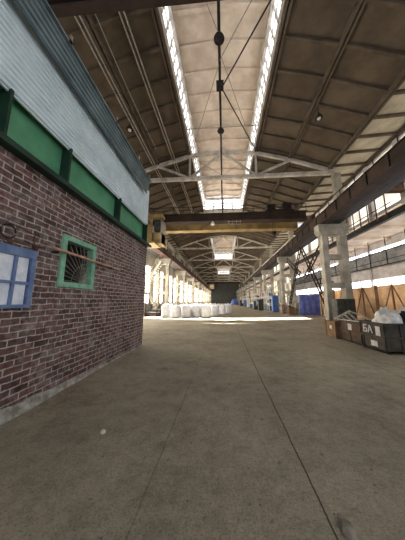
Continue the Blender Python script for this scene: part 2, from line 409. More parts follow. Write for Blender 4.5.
# corrugated cladding, ribs running along the wall
def corr(z0, z1, xf, pitch, dep):
    out = []; z = z0; k = 0
    while z < z1:
        for dz, on in ((0, 0), (.30, 0), (.42, 1), (.88, 1)): out.append((xf(z) + dep * on, z + dz * pitch))
        z += pitch
    return out
g = MB(); prof = corr(4.46, 5.98, lambda z: XB + .10, .08, .03)
g.prism(prof + [(x - .03, z_) for x, z_ in reversed(prof)], 'Y', -6, 7.05)
for v in g.bm.verts: v.co.z += .06 * (5.7 - v.co.y) * max(0, (v.co.z - 4.46) / 1.2)
g.build('cladding_sheet', 'corr', t)
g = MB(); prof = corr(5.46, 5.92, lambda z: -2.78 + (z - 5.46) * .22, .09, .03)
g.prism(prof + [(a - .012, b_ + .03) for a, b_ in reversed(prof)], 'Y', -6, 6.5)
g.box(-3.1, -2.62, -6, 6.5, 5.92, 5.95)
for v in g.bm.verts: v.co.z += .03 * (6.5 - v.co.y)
rs = g.build('roof_sheet', 'corrshade', t)
for y_ in (.5, 2.6, 4.1, 5.4, 6.3):
    h = MB(); h.box(-2.68, -2.60, y_ - .02, y_ + .02, 6.05, 6.10); h.box(-2.62, -2.60, y_ - .02, y_ + .02, 6.05, 6.2); [setattr(v.co, 'z', v.co.z - .13 + .03 * (6.5 - y_)) for v in h.bm.verts]; h.build('hook', 'scrap', rs)
g = MB(); g.box(-9.6, -3.1, -6, 7.3, 3.8, 5.8); g.build('upper_wall', 'dim', t)

# green window: frame, dark opening, sunray grille
t = thing('green_window', (XB, 3.86, 1.88), 'faded green framed window with a fan of bars in the brick wall', 'window')
g = MB()
x0, x1 = XB - .10, XB + .045
g.box(x0, x1, 3.37, 3.47, 1.86, 2.86, .006); g.box(x0, x1, 4.22, 4.33, 1.86, 2.86, .006)
g.box(x0, x1, 3.47, 4.22, 2.76, 2.86, .006); g.box(x0, x1, 3.47, 4.22, 1.86, 1.96, .006); g.build('frame', 'greenframe', t)
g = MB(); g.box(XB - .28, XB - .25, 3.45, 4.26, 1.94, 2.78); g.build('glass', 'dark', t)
g = MB(); c = (XB - .06, 4.2, 1.98)
for k in range(11):
    a = math.radians(92 + k * 8.6); L = min(.70 / max(.01, -math.cos(a)), .78 / max(.01, math.sin(a)))
    g.tube([c, (c[0], c[1] + math.cos(a) * L, c[2] + math.sin(a) * L)], .0075, 6)
for R_ in (.2, .42):
    g.tube([(c[0], c[1] + math.cos(math.radians(a)) * R_, c[2] + math.sin(math.radians(a)) * R_) for a in range(92, 181, 11)], .007, 6)
g.build('sunray_grille', 'scrap', t)

# blue window sash leaning flat on the bricks
t = thing('blue_window', (XB, 2.35, 1.5), 'blue wooden window frame with dusty pale panes on the brick wall', 'window')
g = MB(); Y0, Y2, Z0, Z2 = 1.52, 2.88, 1.5, 2.38
x0, x1 = XB + .005, XB + .06
g.box(x0, x1, Y0, Y0 + .07, Z0, Z2); g.box(x0, x1, Y2 - .07, Y2, Z0, Z2); g.box(x0, x1, Y0 + .07, Y2 - .07, Z0, Z0 + .05); g.box(x0, x1, Y0 + .07, Y2 - .07, Z2 - .13, Z2)
for y_ in (2.0, 2.30, 2.59): g.box(x0, x1 - .01, y_ - .02, y_ + .02, Z0 + .05, Z2 - .13)
g.box(x0, x1 - .008, Y0 + .07, Y2 - .07, 1.845, 1.885); g.build('frame', 'bluepaint', t)
edges = [Y0 + .07, 2.0, 2.30, 2.59, Y2 - .07]
for a, b_ in zip(edges, edges[1:]):
    for c_, d_ in ((Z0 + .05, 1.845), (1.885, Z2 - .13)):
        p = MB(); p.box(x0 + .005, x0 + .015, a + .015, b_ - .015, c_, d_); p.build('pane', 'bluepane', t)

t = thing('wooden_pole', (XB, 4.2, 2.48), 'pinkish wooden pole fixed across the green window', 'pole')
g = MB(); g.tube([(XB + .10, 3.12, 2.51), (XB + .10, 4.2, 2.49), (XB + .07, 5.35, 2.46)], [.026, .024, .018], 10); g.build('shaft', 'polewood', t, smooth=True)
for y_ in (3.2, 4.9):
    g = MB(); g.box(XB, XB + .12, y_ - .015, y_ + .015, 2.44, 2.47); g.build('bracket', 'darksteel', t)
t = thing('wall_bracket', (XB, 2.6, 2.4), 'rusty bent rod bracket above the blue window', 'bracket')
g = MB(); g.tube([(XB + .04, 2.42, 2.68), (XB + .08, 2.55, 2.66), (XB + .08, 2.78, 2.62), (XB + .02, 2.82, 2.58), (XB + .05, 2.83, 2.42)], .009, 6)
g.tube([(XB + .04, 2.66, 2.49), (XB + .08, 2.8, 2.46), (XB + .04, 3.0, 2.47)], .012, 6); g.build('rod', 'rust', t)
g = MB(); g.tube([(XB + .05, 2.42 + .1 * math.cos(a), 2.56 + .1 * math.sin(a)) for a in [i * .6 for i in range(11)]], .010, 6); g.build('ring', 'darksteel', t)
g = MB(); g.lathe((XB + .06, 2.83, 2.42), [(.0, -.03), (.035, -.02), (.04, .02), (.0, .04)], 10); g.build('knob', 'rust', t)
g = MB(); g.lathe((XB + .07, 2.45, 2.42), [(.0, -.03), (.03, -.02), (.035, .02), (.0, .04)], 10); g.build('knob', 'rust', t)

# ================================================================ COLUMNS, GIRDERS, TRUSSES
TY = [4.3 + 12 * i for i in range(1, 11)]
def column(s, y_, label, left=False):
    t = thing('concrete_column', (s * 8.8, y_, 0), label, 'column', 'concrete columns along the hall')
    hz = 7.8
    def X(a, b_): return (min(s * a, s * b_), max(s * a, s * b_))
    for a, b_ in ((8.0, 8.45), (9.42, 9.95)):
        g = MB(); g.box(*X(a, b_), y_ - .3, y_ + .3, 0, 6.95, .03); g.build('leg', 'column', t)
    g = MB()
    for z_ in (.0, 2.6, 4.9): g.box(*X(8.45, 9.42), y_ - .22, y_ + .22, z_, z_ + .42)
    g.build('cross_tie', 'column', t)
    g = MB(); g.prism([(s * 7.75, 7.25), (s * 7.75, 7.8), (s * 10.1, 7.8), (s * 10.1, 7.25), (s * 9.95, 6.95), (s * 7.95, 6.95)], 'Y', y_ - .4, y_ + .4); g.build('head', 'column', t)
    g = MB(); g.box(*X(9.5, 10.05), y_ - .25, y_ + .25, 7.8, 12.45, .02); g.build('upper_shaft', 'column', t)
    return t
for i, y_ in enumerate(TY):
    column(1, y_, 'two-legged concrete column, %s of the right row counted from the camera' % ORD[i])
    column(-1, y_, 'two-legged concrete column, %s of the left row counted from the camera' % ORD[i])

def truss(y_, label):
    t = thing('roof_truss', (0, y_, 12.4), label, 'truss', 'roof trusses of the hall')
    top = [(-9.6, 12.75), (-6, 14.05), (-3, 14.9), (0, 15.15), (3, 14.9), (6, 14.05), (9.6, 12.75)]
    g = MB(); g.box(-10, 10.0, y_ - .13, y_ + .13, 12.45, 12.75); g.build('bottom_chord', 'truss', t)
    g = MB()
    for a, b_ in zip(top, top[1:]): g.bar((a[0], y_, a[1]), (b_[0], y_, b_[1]), .24, .26)
    g.build('top_chord', 'truss', t)
    for a, b_ in (((-3, 14.9), (-3, 12.7)), ((3, 14.9), (3, 12.7)), ((0, 15.1), (-2.9, 12.75)), ((0, 15.1), (2.9, 12.75)), ((-6, 14.0), (-3.2, 12.75)), ((6, 14.0), (3.2, 12.75))):
        g = MB(); g.bar((a[0], y_, a[1]), (b_[0], y_, b_[1]), .16, .18); g.build('web_member', 'truss', t)
for i, y_ in enumerate(TY): truss(y_, 'pale arched concrete roof truss, %s one counted from the camera' % ORD[i])

def crane_girder(s, lab, m):
    t = thing('crane_runway_girder', (s * 8.5, 60, 7.8), lab, 'girder')
    def X(a, b_): return (min(s * a, s * b_), max(s * a, s * b_))
    ya, yb = (1, Y1 - 1) if s > 0 else (8.2, Y1 - 1)
    g = MB(); g.box(*X(7.98, 8.05), ya, yb, 7.88, 8.65); g.box(*X(8.45, 8.5), ya, yb, 7.88, 8.65)
    g.box(*X(7.9, 8.6), ya, yb, 7.8, 7.88); g.box(*X(7.9, 8.6), ya, yb, 8.63, 8.7); g.build('beam', m, t)
    g = MB(); g.box(*X(8.2, 8.28), ya, yb, 8.7, 8.8); g.build('rail', 'darksteel', t)
    y_ = ya + .6; n_ = 0
    while y_ < yb and n_ < 60:
        g = MB(); g.box(*X(7.91, 7.98), y_ - .04, y_ + .04, 7.88, 8.63); g.build('stiffener', 'darksteel' if s > 0 else 'rust', t); y_ += 1.5 if y_ < 30 else 3; n_ += 1
    g = MB(); g.box(*X(8.6, 9.45), ya, yb, 7.82, 7.88); g.box(*X(8.9, 8.98), ya, yb, 7.6 + .21, 7.88); g.build('walkway', 'darksteel', t)
    # handrail
    g = MB(); xh = s * 7.95; zt = 9.1 if s > 0 else 9.3
    g.tube([(xh, ya, zt), (xh, 17, zt)] if s > 0 else [(xh, 23, zt), (xh, yb, zt)], .035, 6)
    if s < 0: g.tube([(xh, 23, 9.0), (xh, yb, 9.0)], .025, 6)
    y_ = ya if s > 0 else 23
    while y_ < (17 if s > 0 else yb): g.tube([(xh, y_, 8.65), (xh, y_, zt)], .03, 5); y_ += 1.5
    g.build('handrail', 'darksteel' if s > 0 else 'palewire', t)
crane_girder(1, 'dark brown crane runway girder crossing the upper right of the hall', 'brownsteel')
crane_girder(-1, 'rusty red crane runway girder along the left columns', 'rust')

# steel bracing between the first two right columns
t = thing('steel_bracing', (8.6, 22.3, 0), 'dark lattice steel bracing between the first two right columns', 'bracing')
def lattice(a, b_, name):
    g = MB(); a = Vector(a); b_ = Vector(b_); d = (b_ - a); off = Vector((.32, 0, 0))
    sid = Vector((0, d.z, -d.y)).normalized() * .24
    for q in (sid, -sid): g.bar(a + q, b_ + q, .10, .10, (1, 0, 0))
    n_ = int(d.length / .55)
    for k in range(n_):
        p = a + d * (k + .5) / n_; g.bar(p - sid, p + sid, .07, .07, (1, 0, 0))
    g.build(name, 'brownsteel', t)
lattice((8.7, 16.9, .2), (8.7, 22.2, 7.6), 'diagonal'); lattice((8.7, 27.7, .2), (8.7, 22.4, 7.6), 'diagonal')
lattice((8.85, 16.9, 7.3), (8.85, 21.9, 4.2), 'strut'); lattice((8.85, 27.7, 7.3), (8.85, 23.2, 4.6), 'strut')
lattice((8.95, 16.8, 3.4), (8.95, 19.2, 3.4), 'strut')

# aisle cladding band hung in the right aisle + its hangers
t = thing('cladding_band', (15.8, 60, 5.3), 'long dark grey panel band along the right aisle windows', 'cladding')
g = MB(); g.box(15.75, 15.85, 5, Y1 - 1, 5.1, 6.5); g.build('panel', 'grey', t)
g = MB(); g.box(15.68, 15.75, 5, Y1 - 1, 5.05, 5.15); g.box(15.68, 15.75, 5, Y1 - 1, 6.45, 6.55); g.box(15.70, 15.75, 5, Y1 - 1, 5.55, 5.6); g.build('edge_rail', 'darksteel', t)
for k in range(24):
    y_ = 6.5 + k * 2.2
    g = MB(); g.tube([(15.70, y_, 5.1), (15.70, y_, 7.9)], .035, 5); g.build('hanger', 'darksteel', t)
# thin grille of verticals under the aisle roof edge
t = thing('hanging_ladder_frame', (11.9, 17, 7.7), 'dark ladder-like steel frame on the right aisle roof edge', 'frame')
g = MB()
for k in range(12): g.tube([(11.95, 14.5 + k * .9, 7.7), (11.95, 14.5 + k * .9, 10.2)], .045, 5)
for z_ in (8.6, 9.5, 10.2): g.tube([(11.95, 14, z_), (11.95, 25, z_)], .035, 5)
g.build('bars', 'rust', t)

# brown tie beam high at the near end
t = thing('tie_beam', (-3, 4.6, 9.7), 'dark brown tie beam crossing above the corrugated roof at top left', 'beam')
g = MB(); g.box(-9.4, 9.4, 4.42, 4.62, 10.55, 10.61); g.box(-9.4, 9.4, 4.5, 4.54, 10.61, 10.9); g.box(-9.4, 9.4, 4.42, 4.62, 10.9, 10.96); g.build('beam', 'brownsteel', t)

# ridge pole with rods under the lantern
t = thing('ridge_pipe', (0, 11, 14.7), 'dark pipe running down the middle below the roof lantern', 'pipe')
g = MB(); g.tube([(-.1, -2, 14.75), (-.1, 28, 14.75)], .075, 8); g.build('pipe', 'wire', t, smooth=True)
t = thing('tie_rods', (0, 11, 14.7), 'crossed thin tie rods below the roof lantern', 'rods')
for (a, b_, r, m) in (((0, 10.3, 14.6), (3, 5.8, 14.9), .04, 'wire'), ((0, 10.3, 14.6), (3.0, 16, 14.9), .04, 'wire'), ((-.1, 7.9, 14.7), (-1.3, 5.5, 14.9), .022, 'palewire'),
                      ((0, 8.8, 14.7), (2.4, 5.5, 14.9), .025, 'palewire'), ((0, 8.8, 14.7), (2.9, 16.2, 14.9), .022, 'palewire'), ((0, 8.8, 14.7), (-2.9, 16.2, 14.9), .022, 'palewire'),
                      ((-2.9, 16.4, 14.9), (2.9, 22.3, 14.9), .025, 'palewire'), ((2.9, 16.4, 14.9), (-2.9, 22.3, 14.9), .025, 'palewire'),
                      ((-2.9, 22.3, 14.9), (2.9, 28.1, 14.9), .025, 'palewire'), ((2.9, 22.3, 14.9), (-2.9, 28.1, 14.9), .025, 'palewire'),
                      ((-2.9, 13.4, 14.9), (2.9, 13.4, 14.9), .035, 'palewire'), ((-2.9, 22.3, 14.9), (2.9, 22.3, 14.9), .035, 'palewire')):
    g = MB(); g.tube([a, b_], r, 6); g.build('rod', m, t)
t = thing('cable', (-6, 10, 13), 'thin pale cable slung below the left roof slabs', 'cable')
g = MB(); g.tube([(-5.3, 5 + i * .8, 13.7 - .25 * math.sin(i * math.pi / 11)) for i in range(12)], .018, 5); g.build('wire', 'palewire', t)

for xx, lb in ((-6.35, 'pair of pale conduits under the left roof, the pair nearer the wall'), (-4.55, 'pair of pale conduits under the left roof, the pair nearer the lantern')):
    t = thing('conduit', (xx, 12, zroof(xx) - .4), lb, 'conduit')
    for dx in (0, .22):
        g = MB(); g.tube([(xx + dx, 4.7, zroof(xx) - .36), (xx + dx, 28, zroof(xx) - .36)], .04, 6); g.build('tube', 'palewire', t)
t = thing('aisle_beam', (11, 13.2, 8.8), 'rusty brown cross beam in the right aisle behind the runway girder', 'beam')
g = MB(); g.box(9.6, 12.2, 13.0, 13.4, 8.9, 8.96); g.box(9.6, 12.2, 13.17, 13.23, 8.96, 9.5); g.box(9.6, 12.2, 13.0, 13.4, 9.5, 9.56); g.build('beam', 'rust', t)
# lamps
def dome(loc, label, ztop, r=.24, bulb='white'):
    t = thing('dome_lamp', loc, label, 'lamp', 'dome lamps under the roof'); x, y_, z_ = loc
    g = MB(); g.lathe(loc, [(r, 0), (r * 1.02, .03), (r * .8, .16), (r * .35, .26), (r * .3, .36), (.0, .37)], 18); g.build('shade', 'darksteel', t, smooth=True)
    g = MB(); g.lathe((x, y_, z_ - .06), [(0, -.05), (r * .4, -.02), (r * .5, .05), (r * .3, .07), (0, .08)], 14); g.build('bulb', bulb, t, smooth=True)
    g = MB(); g.tube([(x, y_, z_ + .36), (x, y_, ztop)], .02, 6); g.build('rod', 'wire', t)
dome((-6.35, 11.5, 13.25), 'round dome lamp under the roof above the corrugated sheet', zroof(-6.35) - .0)
dome((6.35, 11.7, 13.45), 'round dome lamp under the right roof slabs', zroof(6.35))
dome((-.1, 7.75, 14.2), 'dark dome lamp on the ridge pipe nearest the camera', 14.7, .26, 'darksteel')
dome((-.1, 13.1, 14.25), 'dark dome lamp on the ridge pipe just before the first truss', 14.7, .26, 'darksteel')
t = thing('junction_box', (-.1, 10.1, 14.4), 'dark box on the ridge pipe between two dome lamps', 'box')
g = MB(); g.box(-.32, .12, 9.9, 10.35, 14.4, 14.68, .02); g.build('box', 'darksteel', t)
g = MB(); g.tube([(-.1, 10.1, 14.35), (-.1, 10.1, 14.41)], .06, 8); g.build('gland', 'wire', t)

# ================================================================ OVERHEAD CRANE
t = thing('overhead_crane', (0, 19.5, 9.1), 'bridge crane with dark near girder, yellow far girder and yellow cab', 'crane')
g = MB(); g.box(-8.0, 8.0, 18.55, 18.62, 9.5, 10.15); g.box(-8.0, 8.0, 19.1, 19.17, 9.5, 10.15); g.box(-8.1, 8.1, 18.4, 19.3, 10.15, 10.23); g.box(-8.1, 8.1, 18.4, 19.3, 9.42, 9.5)
near = g.build('near_girder', 'brownsteel', t); near['label'] = 'dark brown girder nearest the camera'
for k in range(11):
    x = -7.5 + k * 1.5; s_ = MB(); s_.box(x - .03, x + .03, 18.45, 18.55, 9.5, 10.15); s_.build('stiffener', 'brownsteel', near)
g = MB(); g.box(-6.6, 8.0, 20.75, 21.35, 9.4, 10.1, .02); far = g.build('far_girder', 'yellow', t); far['label'] = 'yellow far girder'
g = MB(); g.box(-6.6, 8.0, 20.65, 21.45, 9.3, 9.4); g.build('flange', 'yellow', far)
for s_ in (-1, 1):
    g = MB(); x = s_ * 8.24; g.box(x - .17, x + .17, 17.6, 22.2, 8.98, 9.4, .03); ec = g.build('end_carriage', 'brownsteel', t)
    for y_ in (18.0, 21.8):
        q = MB(); q.tube([(x - .08, y_, 8.98), (x + .08, y_, 8.98)], .18, 14); q.build('wheel', 'darksteel', ec)
g = MB()
g.tube([(-8, 18.45, 10.95), (8, 18.45, 10.95)], .03, 6); g.tube([(-8, 18.45, 10.6), (8, 18.45, 10.6)], .025, 6)
for k in range(17): g.tube([(-8 + k, 18.45, 10.2), (-8 + k, 18.45, 10.95)], .025, 5)
g.build('handrail', 'darksteel', t)
g = MB(); g.box(4.2, 6.9, 18.5, 21.2, 10.25, 10.45); g.box(4.4, 5.2, 18.7, 19.6, 10.45, 11.1, .04); g.box(5.9, 6.7, 18.6, 20.0, 10.45, 11.2, .04)
g.tube([(4.3, 20.2, 10.7), (6.1, 20.2, 10.7)], .25, 12); tr = g.build('trolley', 'darksteel', t)
for k in range(2):
    q = MB(); q.tube([(5.1 + k * .2, 19.75, 10.3), (5.1 + k * .2, 19.75, 8.6)], .02, 5); q.build('rope', 'wire', tr)
q = MB(); q.box(5.0, 5.4, 19.6, 19.9, 8.3, 8.65, .04); q.tube([(5.2, 19.75, 8.3), (5.2, 19.75, 8.05), (5.32, 19.75, 7.95), (5.4, 19.75, 8.05)], .04, 8); q.build('hook', 'darksteel', tr)
g = MB(); g.box(-7.75, -6.4, 17.4, 19.2, 6.95, 7.15); g.box(-7.75, -6.7, 17.4, 17.5, 7.15, 9.7); g.box(-7.75, -7.68, 17.5, 19.2, 7.15, 9.42); g.box(-7.75, -5.8, 17.4, 18.4, 9.6, 9.85); g.box(-6.7, -5.9, 17.75, 19.2, 7.05, 8.1)
cab = g.build('cab', 'yellow', t); cab['label'] = 'yellow driver cab hung below the girder'
q = MB(); q.box(-6.6, -6.02, 17.6, 18.9, 8.2, 9.3); q.build('cab_window', 'machine', cab)
q = MB(); q.box(-6.0, -5.9, 17.7, 19.0, 7.1, 9.42); q.build('post', 'palewire', cab)
# hanging platform frame and floodlight on the near girder
q = MB()
for x in (.55, .95, 1.3, 1.7): q.tube([(x, 18.45, 9.45), (x, 18.45, 8.95)], .03, 5)
q.tube([(.45, 18.45, 8.98), (1.8, 18.45, 8.98)], .035, 5); q.tube([(.45, 18.45, 9.3), (1.8, 18.45, 9.3)], .025, 5); q.build('hanging_frame', 'scrap', t)
t = thing('work_lamp', (-1.0, 18.3, 8.95), 'white bell lamp hanging below the crane girder', 'lamp')
g = MB(); g.lathe((-1.0, 18.3, 8.95), [(.20, 0), (.21, .03), (.12, .28), (.06, .36), (.0, .38)], 16); g.build('shade', 'white', t, smooth=True)
g = MB(); g.tube([(-1, 18.3, 9.3), (-1, 18.45, 9.5)], .02, 6); g.build('stem', 'wire', t)

# second crane far away
t = thing('far_crane', (0, 92, 9.1), 'small distant yellow crane bridge near the far end', 'crane')
g = MB(); g.box(-7.9, 7.9, 91.6, 92.4, 9.4, 10.4); g.build('girder', 'brownsteel', t)
g = MB(); g.box(-6.6, -4.4, 90.4, 92.2, 7.2, 9.4, .05); cb = g.build('cab', 'yellow', t)
g = MB(); g.box(-6.2, -4.8, 90.33, 90.4, 7.8, 8.9); g.build('cab_window', 'paper', cb)
for s_ in (-1, 1):
    g = MB(); x = s_ * 8.24; g.box(x - .17, x + .17, 89.5, 94.5, 8.8, 9.4); g.build('end_carriage', 'brownsteel', t)

# ================================================================ BULK BAGS
def bag_mesh(seed, w=.52, h=1.32):
    g = MB(); n_ = 28; rings = []
    prof = [(.80, 0), (.93, .02), (1.0, .12), (1.03, .3), (1.02, .6), (1.0, .85), (.98, .95), (.88, 1.0), (.5, 1.02), (.16, 1.05), (.1, 1.12), (.13, 1.16)]
    for r_, z_ in prof:
        ring = []
        for k in range(n_):
            a = 2 * math.pi * k / n_; c_, s_ = math.cos(a), math.sin(a)
            p = 4.5; q = (abs(c_) ** p + abs(s_) ** p) ** (-1 / p)
            if r_ < .6: q = q * .3 + .7
            fold = 1 + .03 * math.sin(a * 9 + seed) * (1 - abs(z_ - .5)) + .06 * noise.noise((c_ * 2 + seed * 3, s_ * 2, z_ * 3))
            ring.append(g.bm.verts.new((c_ * q * r_ * w * fold, s_ * q * r_ * w * fold, z_ * h + (.03 * noise.noise((c_ * 3, s_ * 3, seed)) if z_ > .9 else 0))))
        rings.append(ring)
    for A, B in zip(rings, rings[1:]):
        for k in range(n_): g.bm.faces.new((A[k], A[(k + 1) % n_], B[(k + 1) % n_], B[k]))
    g.bm.faces.new(rings[0][::-1]); g.bm.faces.new(rings[-1])
    return g
sp = [((166.5), 20.0), ((176.3), 19.6), ((186), 19.8), ((195.5), 20.3), ((205.5), 20.0), ((214.5), 22.2), ((221), 25.0), ((227.7), 26.6)]
BAGX = [-5.75, -4.72, -3.72, -2.8, -1.76, -.98, -.28, .52]
names = ['leftmost of the row, beside the dark machinery', 'second from the left end of the row', 'third from the left end of the row', 'fourth from the left end of the row', 'fifth from the left, last of the front row',
         'standing just behind the front row', 'second from the right end of the receding row', 'rightmost and farthest of the bags']
protos = []
for i, (x, nm) in enumerate(zip(BAGX, names)):
    y_ = sp[i][1]
    t = thing('bulk_bag', (x, y_, 0), 'white woven bulk bag, ' + nm, 'bag', 'white bulk bags standing on the floor')
    sc = [1, .93, .95, 1, .98, .97, .9, .95][i]
    g = bag_mesh(i * 1.7, .455 * (1.05 if i == 0 else .97), 1.22 * sc); g.build('sack', 'bag', t, smooth=True)
    ob = [o for o in t.children][0] if t.children else None
    for o in [o for o in bpy.data.objects if o.parent == t]:
        for v in o.data.vertices: v.co += Vector((x, y_, 0))
    t.rotation_euler.z = random.uniform(-.2, .2)
    for sx in (-1, 1):
        for sy in (-1, 1):
            l_ = MB(); cx, cy = x + sx * .36, y_ + sy * .36; z_ = 1.16 * sc
            l_.tube([(cx - .07, cy, z_), (cx - .06, cy, z_ + .14), (cx, cy, z_ + .2), (cx + .06, cy, z_ + .14), (cx + .07, cy, z_)], .018, 5); l_.build('lifting_loop', 'bag', t)

# ================================================================ RIGHT SIDE: BINS, FENCE, TARP
def bin_(x0, x1, y0, y1, h, m, name, label, ribs_=2):
    t = thing(name, ((x0 + x1) / 2, (y0 + y1) / 2, 0), label, 'bin', 'steel scrap bins beside the near right column')
    g = MB(); T = .03; b0 = .07
    g.box(x0, x1, y0, y1, b0, b0 + T); g.box(x0, x0 + T, y0, y1, b0, h); g.box(x1 - T, x1, y0, y1, b0, h)
    g.box(x0 + T, x1 - T, y0, y0 + T, b0, h); g.box(x0 + T, x1 - T, y1 - T, y1, b0, h); g.build('body', m, t)
    g = MB(); r = .035
    for z_ in (h - .05, h * .5):
        g.box(x0 - r, x0, y0 - r, y1 + r, z_, z_ + .05); g.box(x1, x1 + r, y0 - r, y1 + r, z_, z_ + .05); g.box(x0, x1, y0 - r, y0, z_, z_ + .05); g.box(x0, x1, y1, y1 + r, z_, z_ + .05)
    g.build('rim', m, t)
    for k in range(ribs_):
        yy = y0 + .04 + (y1 - y0 - .08) * k / (ribs_ - 1); xx = x0 + (x1 - x0) * (k + .5) / ribs_
        q = MB(); q.box(x0 - .025, x0, yy - .025, yy + .025, b0, h - .05); q.build('rib', m, t)
        q = MB(); q.box(xx - .025, xx + .025, y0 - .025, y0, b0, h - .05); q.build('rib', m, t)
    for a in (x0 + .06, x1 - .12):
        q = MB(); q.box(a, a + .06, y0 + .02, y1 - .02, 0, b0); q.build('skid', 'darksteel', t)
    return t
bin3 = bin_(4.88, 6.7, 6.58, 7.58, .92, 'bin_grey', 'scrap_bin', 'largest charcoal bin with white lettering, nearest the camera')
bin2 = bin_(4.92, 6.3, 7.70, 9.0, .80, 'bin_brown', 'scrap_bin', 'dark brown bin between the tan box and the charcoal bin', 3)
# tan wooden box
t = thing('wooden_box', (5.2, 9.55, 0), 'tan wooden box at the far left end of the bins', 'box')
g = MB(); g.box(4.78, 5.7, 9.12, 9.95, .03, .72, .01); g.build('body', 'bin_tan', t)
for q in ((4.75, 4.78, 9.10, 9.18, .0, .75), (4.75, 4.78, 9.87, 9.97, 0, .75), (4.75, 5.72, 9.08, 9.12, .0, .08), (4.75, 5.72, 9.08, 9.12, .66, .74)):
    g = MB(); g.box(*q); g.build('batten', 'bin_tan', t)
g = MB(); g.box(4.765, 4.78, 9.42, 9.58, .38, .52); g.build('label_sheet', 'paper', t)
# lettering and papers on the charcoal bin (side facing the aisle)
tc_ = bpy.data.curves.new('letters', 'FONT'); tc_.body = 'БА'; tc_.size = .34; tc_.extrude = .004; tc_.offset = .006
to = bpy.data.objects.new('tmp', tc_); me = bpy.data.meshes.new_from_object(to); bpy.data.objects.remove(to)
me.materials.append(M['paper']); lo = bpy.data.objects.new('painted_letters', me); C.objects.link(lo); lo.parent = bin3
lo.rotation_euler = (math.pi / 2, 0, -math.pi / 2); lo.location = Vector((4.85, 7.50, .56)) - Vector(bin3.location)
for (ya, yb, za, zb) in ((6.76, 6.94, .50, .80), (6.92, 7.2, .16, .33)):
    g = MB(); g.box(4.862, 4.874, ya, yb, za, zb); g.build('paper_sheet', 'paper', bin3)
for (ya, yb, za, zb) in ((8.2, 8.42, .48, .72),):
    g = MB(); g.box(4.88, 4.89, ya, yb, za, zb); g.build('paper_sheet', 'paper', bin2)

# folded film and scrap on top
def blob(c, r, m, seed, n1=18, n2=26):
    g = MB(); rings = []
    for i in range(n1 + 1):
        ph = math.pi * i / n1; ring = []
        for k in range(n2):
            a = 2 * math.pi * k / n2; d = Vector((math.sin(ph) * math.cos(a), math.sin(ph) * math.sin(a), math.cos(ph)))
            f_ = 1 + .34 * noise.noise(d * 2.2 + Vector((seed, 0, 0))) + .26 * noise.noise(d * 5 + Vector((0, seed, 0)))
            z_ = max(d.z * r[2] * f_, -.3 * r[2])
            ring.append(g.bm.verts.new((c[0] + d.x * r[0] * f_, c[1] + d.y * r[1] * f_, c[2] + z_)))
        rings.append(ring)
    for A, B in zip(rings, rings[1:]):
        for k in range(n2):
            try: g.bm.faces.new((A[k], A[(k + 1) % n2], B[(k + 1) % n2], B[k]))
            except ValueError: pass
    bmesh.ops.remove_doubles(g.bm, verts=g.bm.verts, dist=1e-4)
    return g
tag(blob((5.38, 7.05, .88), (.36, .36, .42), 'film', 2).build('plastic_film', 'film', smooth=True), 'crumpled white plastic film heaped on the charcoal bin', 'film')
tag(blob((5.98, 6.95, .90), (.30, .28, .33), 'black', 5).build('plastic_film', 'black', smooth=True), 'crumpled black plastic sheet heaped on the charcoal bin', 'film')
tag(blob((6.25, 7.35, 1.1), (.28, .18, .26), 'film', 9).build('plastic_film', 'film', smooth=True), 'small white plastic bundle behind the black sheet on the bin', 'film')
t = thing('rubbish_fill', (5.6, 7.1, .5), 'dark rubbish filling the charcoal bin', 'rubbish')
g = MB()
for k in range(16):
    x = random.uniform(5.1, 6.3); y_ = random.uniform(6.75, 7.4); a = random.uniform(0, 3); L = random.uniform(.12, .28)
    g.bar((x - math.cos(a) * L * .5, y_ - math.sin(a) * L * .3, .12 + .04 * k), (x + math.cos(a) * L * .5, y_ + math.sin(a) * L * .3, .14 + .04 * k), .14, .05)
g.box(4.95, 6.6, 6.64, 7.52, .11, .78); g.build('fill', 'machine', t)
# broken pallet frame lying across the brown bin
t = thing('broken_frame', (5.2, 8.4, .8), 'grey slatted frame tilted on top of the brown bin', 'frame')
A = Vector((4.8, 9.12, .84)); B = Vector((5.1, 8.55, 1.20)); Cc = Vector((5.2, 7.95, .84)); D = Vector((5.0, 8.2, .86))
g = MB(); g.bar(A, B, .07, .07); g.build('rail', 'scrap', t)
g = MB(); g.bar(B, Cc + Vector((.25, -.15, .02)), .05, .05); g.build('rail', 'scrap', t)
for k in range(4):
    f_ = k / 4; a_ = A.lerp(B, f_ + .12); b_ = A.lerp(Vector((5.25, 8.0, .84)), f_ * .8 + .2)
    g = MB(); g.bar(a_, b_, .09, .03); g.build('slat', 'scrap', t)
g = MB(); g.bar((4.86, 9.0, .84), (5.0, 7.95, .84), .09, .03); g.build('slat', 'paper', t)
t = thing('sheet_stack', (5.6, 8.4, .6), 'flat boards and sheets heaped inside the brown bin', 'boards')
g = MB()
g.box(4.98, 6.2, 7.76, 8.94, .12, .66)
for k in range(6):
    a = Vector((random.uniform(5.05, 5.3), random.uniform(8.0, 8.8), .68 + k * .02)); g.bar(a, a + Vector((.8, random.uniform(-.1, .1), .06)), .16, .02)
g.build('boards', 'bin_brown', t)
# dark crate behind the bins in front of the column
t = thing('control_cabinet', (8.2, 14.6, 0), 'dark steel cabinet at the foot of the near right column', 'cabinet')
g = MB(); g.box(7.9, 9.15, 14.6, 15.3, .1, 1.75, .02); g.build('body', 'machine', t)
g = MB(); g.box(7.95, 8.5, 14.57, 14.6, .15, 1.7); g.build('door', 'machine', t)
g = MB(); g.box(8.54, 9.1, 14.57, 14.6, .15, 1.7); g.build('door', 'machine', t)
g = MB(); g.box(7.9, 9.15, 14.65, 15.25, 0, .1); g.build('plinth', 'darksteel', t)

